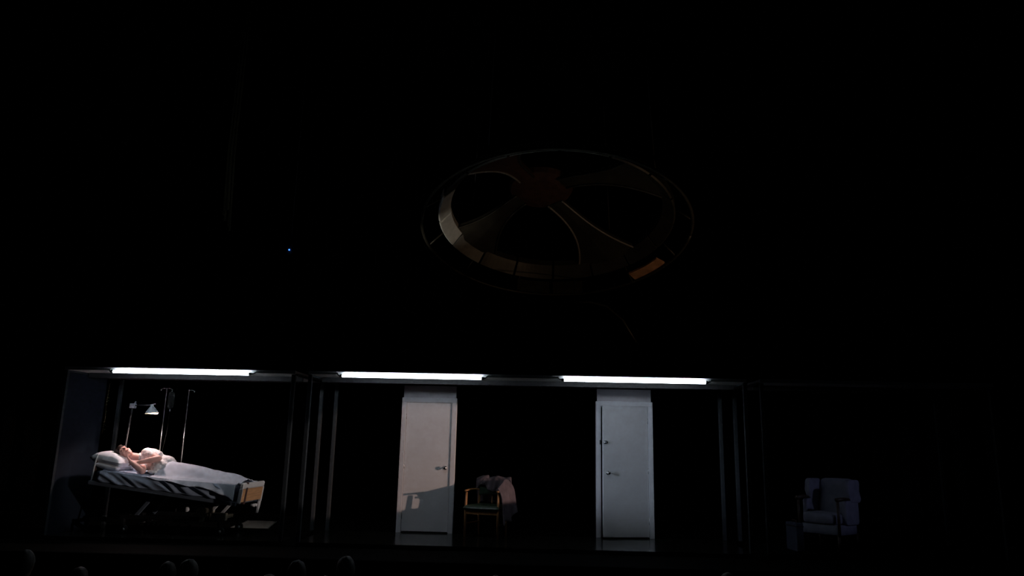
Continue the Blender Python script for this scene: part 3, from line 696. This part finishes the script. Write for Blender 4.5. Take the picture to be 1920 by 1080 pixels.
for s in (-1, 1):
    cushion((min(s * 0.25, s * 0.35), -0.02, 0.66), (max(s * 0.25, s * 0.35), 0.30, 0.99), 'wing', 'upholstery', 6, lambda p: V(p.x, p.y + (p.z - 0.45) * 0.16 - (0.06 if p.z > 0.8 else 0.0), p.z))
    cushion((min(s * 0.26, s * 0.34), -0.10, 0.36), (max(s * 0.26, s * 0.34), 0.26, 0.70), 'arm_panel', 'upholstery', 8)
    MB().tube([(s * 0.31, -0.30, 0.715), (s * 0.315, -0.1, 0.725), (s * 0.31, 0.16, 0.70)], [0.028, 0.026, 0.022], 10).build('armrest', 'darkwood', WC, local=True)
    MB().tube([(s * 0.30, -0.255, 0.22), (s * 0.305, -0.265, 0.71)], 0.02, 8).build('arm_post', 'darkwood', WC, local=True)
    for y in (-0.24, 0.24):
        MB().tube([(s * 0.28, y, 0.24), (s * 0.285, y * 1.08, 0.0)], [0.026, 0.016], 8).build('leg', 'darkwood', WC, local=True)
cs = thing('case', (3.72, 0.52, 0.0), 'small upright navy case standing beside the wing armchair', 'case', rz=math.radians(8))
MB().box((-0.055, -0.16, 0.0), (0.055, 0.16, 0.385)).build('body', 'navybox', cs, local=True, bevel=0.012)
MB().box((-0.058, -0.163, 0.33), (0.058, 0.163, 0.345)).build('lid_seam', 'darkmetal', cs, local=True)
MB().tube([(0, -0.06, 0.38), (0, -0.055, 0.415), (0, 0.055, 0.415), (0, 0.06, 0.38)], 0.008, 8).build('handle', 'darkwood', cs, local=True)

# ------------------------------------------------------------------ spoked ring hung over the rooms
WCN = V(0.34, 3.5, 5.80); E1 = V(1, 0, 0); tl = math.radians(15.7); E2 = V(0, -math.cos(tl), math.sin(tl)); EN = V(0, -math.sin(tl), -math.cos(tl)); RR = 2.30
def wp(r, ang, c): return WCN + E1 * r * math.cos(ang) + E2 * r * math.sin(ang) + EN * c
ring = thing('hanging_ring', (0.20, 3.5, 5.0), 'huge dark four-spoked ring hanging in the blackness above the doors', 'stage ring')
def dome(r): return -0.72 * (1 - (r / RR) ** 2)
NSEG = 16
for k in range(NSEG):
    a0 = 2 * PI * k / NSEG + 0.012; a1 = 2 * PI * (k + 1) / NSEG - 0.012; mid = math.degrees((a0 + a1) / 2) % 360
    mt = 'ring'
    if 168 < mid < 195: mt = 'ringbright'  # glint put into the segment's colour
    if 195 < mid < 225: mt = 'ringdull'  # fainter glint, also by colour
    
    if 230 < mid < 320: mt = 'ring'
    m = MB(); rings = []
    for i in range(9):
        a = lerp(a0, a1, i / 8)
        rings.append([wp(RR - 0.20, a, dome(RR - 0.20) - 0.02), wp(RR, a, 0.10), wp(RR + 0.03, a, 0.08), wp(RR + 0.03, a, -0.10), wp(RR - 0.19, a, dome(RR - 0.19) - 0.16)])
    m.loft(rings, smooth=False); m.build('rim_segment', mt, ring)
for k in range(4):
    ang = math.radians(35 + 90 * k); pa = V(-math.sin(ang), math.cos(ang), 0)
    def sp(r, s, c):
        wd = 0.17 + 0.62 * ((r - 0.5) / (RR - 0.68)) ** 3
        off = s * wd
        return WCN + E1 * (r * math.cos(ang) + off * pa.x - 0.30 * (1 - (r - 0.5) / (RR - 0.68))) + E2 * (r * math.sin(ang) + off * pa.y) + EN * (dome(r) + c)
    rings = [[sp(r, -1, 0), sp(r, 0, 0.03), sp(r, 1, 0), sp(r, 1, -0.07), sp(r, -1, -0.07)] for r in [0.5 + (RR - 0.68) * i / 16 for i in range(17)]]
    m = MB(); m.loft(rings, smooth=False); spo = m.build('spoke', 'ringred' if k in (1,) else 'ring', ring)
    for s in (-1, 1):
        MB().tube([sp(0.5 + (RR - 0.68) * i / 16, s, 0.02) for i in range(17)], 0.022, 8).build('edge_tube', 'ringdull' if (k, s) in ((3, 1), (3, -1), (1, 1)) else 'ring', spo)  # lighter spoke edges are highlights put into the colour
m = MB(); rings = []
for r, c in ((0.0, 0.05), (0.40, 0.05), (0.62, 0.0), (0.66, -0.10), (0.60, -0.22), (0.0, -0.22)):
    rings.append([wp(max(r, 0.001), 2 * PI * j / 28, dome(0.5) - 0.02 + c) - E1 * 0.30 for j in range(28)])
m.loft(rings, smooth=False); m.build('hub', 'ringred', ring)
m = MB(); m.tube([wp(RR + 0.34, 2 * PI * i / 72, 0.32) for i in range(73)], 0.028, 8); m.build('outer_hoop', 'ring', ring)
for k in range(12):
    a = 2 * PI * k / 12 + 0.2
    MB().tube([wp(RR, a, 0.0), wp(RR + 0.34, a, 0.32)], 0.018, 6).build('hoop_strut', 'ring', ring)
for a0, a1 in ((250, 268), (270, 286)):
    m = MB(); m.loft([[wp(RR + 0.06, math.radians(lerp(a0, a1, i / 6)), 0.16), wp(RR + 0.06, math.radians(lerp(a0, a1, i / 6)), 0.44), wp(RR + 0.02, math.radians(lerp(a0, a1, i / 6)), 0.44), wp(RR + 0.02, math.radians(lerp(a0, a1, i / 6)), 0.16)] for i in range(7)], smooth=False); m.build('hanging_panel', 'ring', ring)
m = MB(); m.loft([[wp(RR + 0.10, math.radians(lerp(313, 333, i / 8)), 0.24), wp(RR + 0.36, math.radians(lerp(313, 333, i / 8)), 0.30), wp(RR + 0.36, math.radians(lerp(313, 333, i / 8)), 0.26), wp(RR + 0.10, math.radians(lerp(313, 333, i / 8)), 0.20)] for i in range(9)], smooth=False); m.build('copper_panel', 'ringorange', ring)
m = MB(); m.tube([V(0.7, 3.1, 4.05), V(1.0, 3.1, 4.06), V(1.3, 3.1, 3.98), V(1.6, 3.1, 3.72), V(1.85, 3.1, 3.30)], 0.02, 8); m.build('loose_tube', 'ring', ring)
MB().tube([V(0.7, 3.1, 4.05), wp(RR, math.radians(282), 0.1)], 0.008, 6).build('loose_tube_hanger', 'cable', ring)
for a in (35, 125, 215, 305):
    p = wp(RR - 0.1, math.radians(a), -0.1); MB().tube([p, V(p.x * 0.85, p.y, 12.0)], 0.012, 6).build('hanging_cable', 'cable', ring)
# small blue indicator light on a hanging box
lb_ = thing('indicator_light', (-4.86, 3.2, 4.86), 'tiny blue indicator light high above the bed room', 'light')
MB().box((-4.91, 3.14, 4.93), (-4.79, 3.26, 5.10)).build('housing', 'cable', lb_, bevel=0.01)
MB().ell((-4.845, 3.125, 5.01), (V(0.016, 0, 0), V(0, 0.016, 0), V(0, 0, 0.016)), 12, 8).build('lens', 'led', lb_)
MB().tube([(-4.85, 3.2, 5.10), (-4.85, 3.2, 12.0)], 0.01, 6).build('hanging_cable', 'cable', lb_)
# rope bundle
rb = thing('rope_bundle', (-6.1, 3.0, 5.3), 'faint bundle of ropes hanging high above the bed room', 'rope')
for k in range(5):
    a = 2 * PI * k / 5
    MB().tube([(-6.1 + 0.05 * math.cos(a), 3.0 + 0.05 * math.sin(a), 12.0), (-6.13 + 0.06 * math.cos(a), 3.0 + 0.05 * math.sin(a), 7.0), (-6.08 + 0.07 * math.cos(a), 3.0 + 0.06 * math.sin(a), 5.35 + 0.1 * k)], 0.022, 7).build('rope', 'rope', rb)

# ------------------------------------------------------------------ audience seen from behind
def make_person(v):
    root = bpy.data.objects.new('person', None); COL.objects.link(root)
    b = MB()
    b.ell((0, 0.02, 0.775), (V(0.073, 0, 0), V(0, 0.093, 0), V(0, 0, 0.105)))
    b.caps((0, 0.05, 0.70), 0.045, (0, 0.045, 0.735), 0.05)
    b.caps((0, 0.112, 0.755), 0.012, (0, 0.105, 0.785), 0.010)
    for s in (-1, 1): b.ell((s * 0.076, 0.01, 0.765), (V(0.010, 0, 0), V(0, 0.02, 0), V(0, 0, 0.03)))
    b.caps((0, 0.0, 0.55), 0.058, (0, 0.01, 0.68), 0.052)
    b.build('head', 'audskin', root, remesh=0.012, local=True)
    c = MB()
    c.ell((0, 0.0, 0.42), (V(0.175, 0, 0), V(0, 0.105, 0), V(0, 0, 0.20)))
    c.ell((0, 0.02, 0.18), (V(0.165, 0, 0), V(0, 0.12, 0), V(0, 0, 0.20)))
    c.caps((-0.17, 0, 0.52), 0.062, (0.17, 0, 0.52), 0.062); c.caps((-0.09, 0, 0.565), 0.05, (0.09, 0, 0.565), 0.05)
    for s in (-1, 1):
        c.chain([((s * 0.195, 0, 0.51), 0.06), ((s * 0.235, 0.03, 0.25), 0.047), ((s * 0.12, 0.26, 0.17), 0.036)])
        c.chain([((s * 0.09, 0.03, 0.08), 0.085), ((s * 0.11, 0.42, 0.09), 0.062), ((s * 0.11, 0.44, -0.34), 0.042), ((s * 0.11, 0.54, -0.385), 0.035)])
    c.build('clothes', 'cloth%d' % v, root, remesh=0.016, local=True)
    def hf(u, w):
        t = PI * w; a = 2 * PI * u; n = V(math.sin(t) * math.cos(a), math.sin(t) * math.sin(a), math.cos(t))
        k = 1 + 0.06 * noise.noise(n * 3 + V(v * 7, 0, 0))
        return V(n.x * 0.086 * k, -0.006 + n.y * 0.098 * k, 0.805 + n.z * 0.098 * k - (0.02 if v != 1 else 0.10 * max(0, -n.z)))
    MB().grid(hf, 24, 16).build('hair', 'hair%d' % v, root, local=True)
    return root
protos = [make_person(v) for v in range(4)]
def make_seat():
    root = bpy.data.objects.new('theatre_seat', None); COL.objects.link(root)
    MB().box((-0.24, -0.02, -0.09), (0.24, 0.42, -0.01)).build('seat_pan', 'seatcloth', root, local=True, bevel=0.03)
    MB().box((-0.24, -0.19, -0.05), (0.24, -0.125, 0.44)).build('backrest', 'seatcloth', root, local=True, bevel=0.03)
    for s in (-1, 1):
        MB().box((s * 0.27 - 0.02, -0.14, 0.12), (s * 0.27 + 0.02, 0.26, 0.16)).build('armrest', 'darkwood', root, local=True, bevel=0.012)
        MB().box((s * 0.27 - 0.015, -0.12, -0.43), (s * 0.27 + 0.015, 0.12, 0.12)).build('side_frame', 'darkmetal', root, local=True)
    return root
sp0 = make_seat()
people = [  # x, row y, head-top z, kind, description
    (-4.84, -3.40, 0.30, 2, 'tall head silhouetted at the far left below the bed room', 'below the far left corner of the bed room'),
    (-4.85, -2.45, -0.02, 1, 'low head second from the left below the bed room', 'second from the left'),
    (-3.90, -2.45, 0.08, 3, 'head below the wheels of the hospital bed', 'below the wheels of the bed'),
    (-3.25, -3.40, 0.255, 2, 'grey-haired head below the middle of the hospital bed', 'below the middle of the bed'),
    (-2.80, -2.45, -0.04, 1, 'low head below the foot of the hospital bed', 'below the foot of the bed'),
    (-2.22, -3.40, 0.27, 0, 'dark head below the gap between the bed and door rooms', 'below the gap between the rooms'),
    (-1.76, -3.40, 0.32, 2, 'pale-haired head left of and below the closed door', 'left of and below the closed door'),
    (-2.20, -2.45, -0.02, 3, 'low head in the front row left of the closed door', 'front row, left of the closed door'),
    (-1.45, -2.45, -0.03, 0, 'low head directly below the closed door', 'directly below the closed door'),
    (-0.40, -2.45, 0.01, 1, 'low head below the wooden armchair', 'below the wooden armchair'),
    (0.30, -2.45, 0.02, 3, 'low head midway below the space between both doors', 'midway below both doors'),
    (1.35, -2.45, 0.02, 0, 'low head below the door standing ajar', 'below the ajar door'),
    (2.02, -2.45, 0.10, 1, 'head right of and below the door standing ajar', 'right of the ajar door'),
    (3.55, -2.45, 0.05, 2, 'low head below the wing armchair', 'below the wing armchair'),
    (4.13, -2.45, 0.05, 3, 'rightmost low head right of and below the wing armchair', 'rightmost, below the wing armchair'),
]
usedp = set()
for k, (x, y, zt_, kind, lab, spl) in enumerate(people):
    p = protos[kind] if kind not in usedp else copytree(protos[kind]); usedp.add(kind)
    seat_z = (-1.40 if y > -3 else -1.18) + 0.43
    s = (zt_ - seat_z) / 0.885
    p.location = (x, y, seat_z); p.scale = (0.92 + 0.08 * s, 0.92 + 0.08 * s, s)
    p.rotation_euler = (0, 0, random.uniform(-0.15, 0.15))
    tag(p, 'audience member seen from behind, ' + lab, 'person', 'audience in front of the stage')
    c = sp0 if k == 0 else copytree(sp0)
    c.location = (x, y, seat_z)
    tag(c, 'dark theatre seat of the audience member ' + spl, 'seat', 'auditorium seats')
for v in range(4):
    if v not in usedp:
        for ch in list(protos[v].children): bpy.data.objects.remove(ch)
        bpy.data.objects.remove(protos[v])
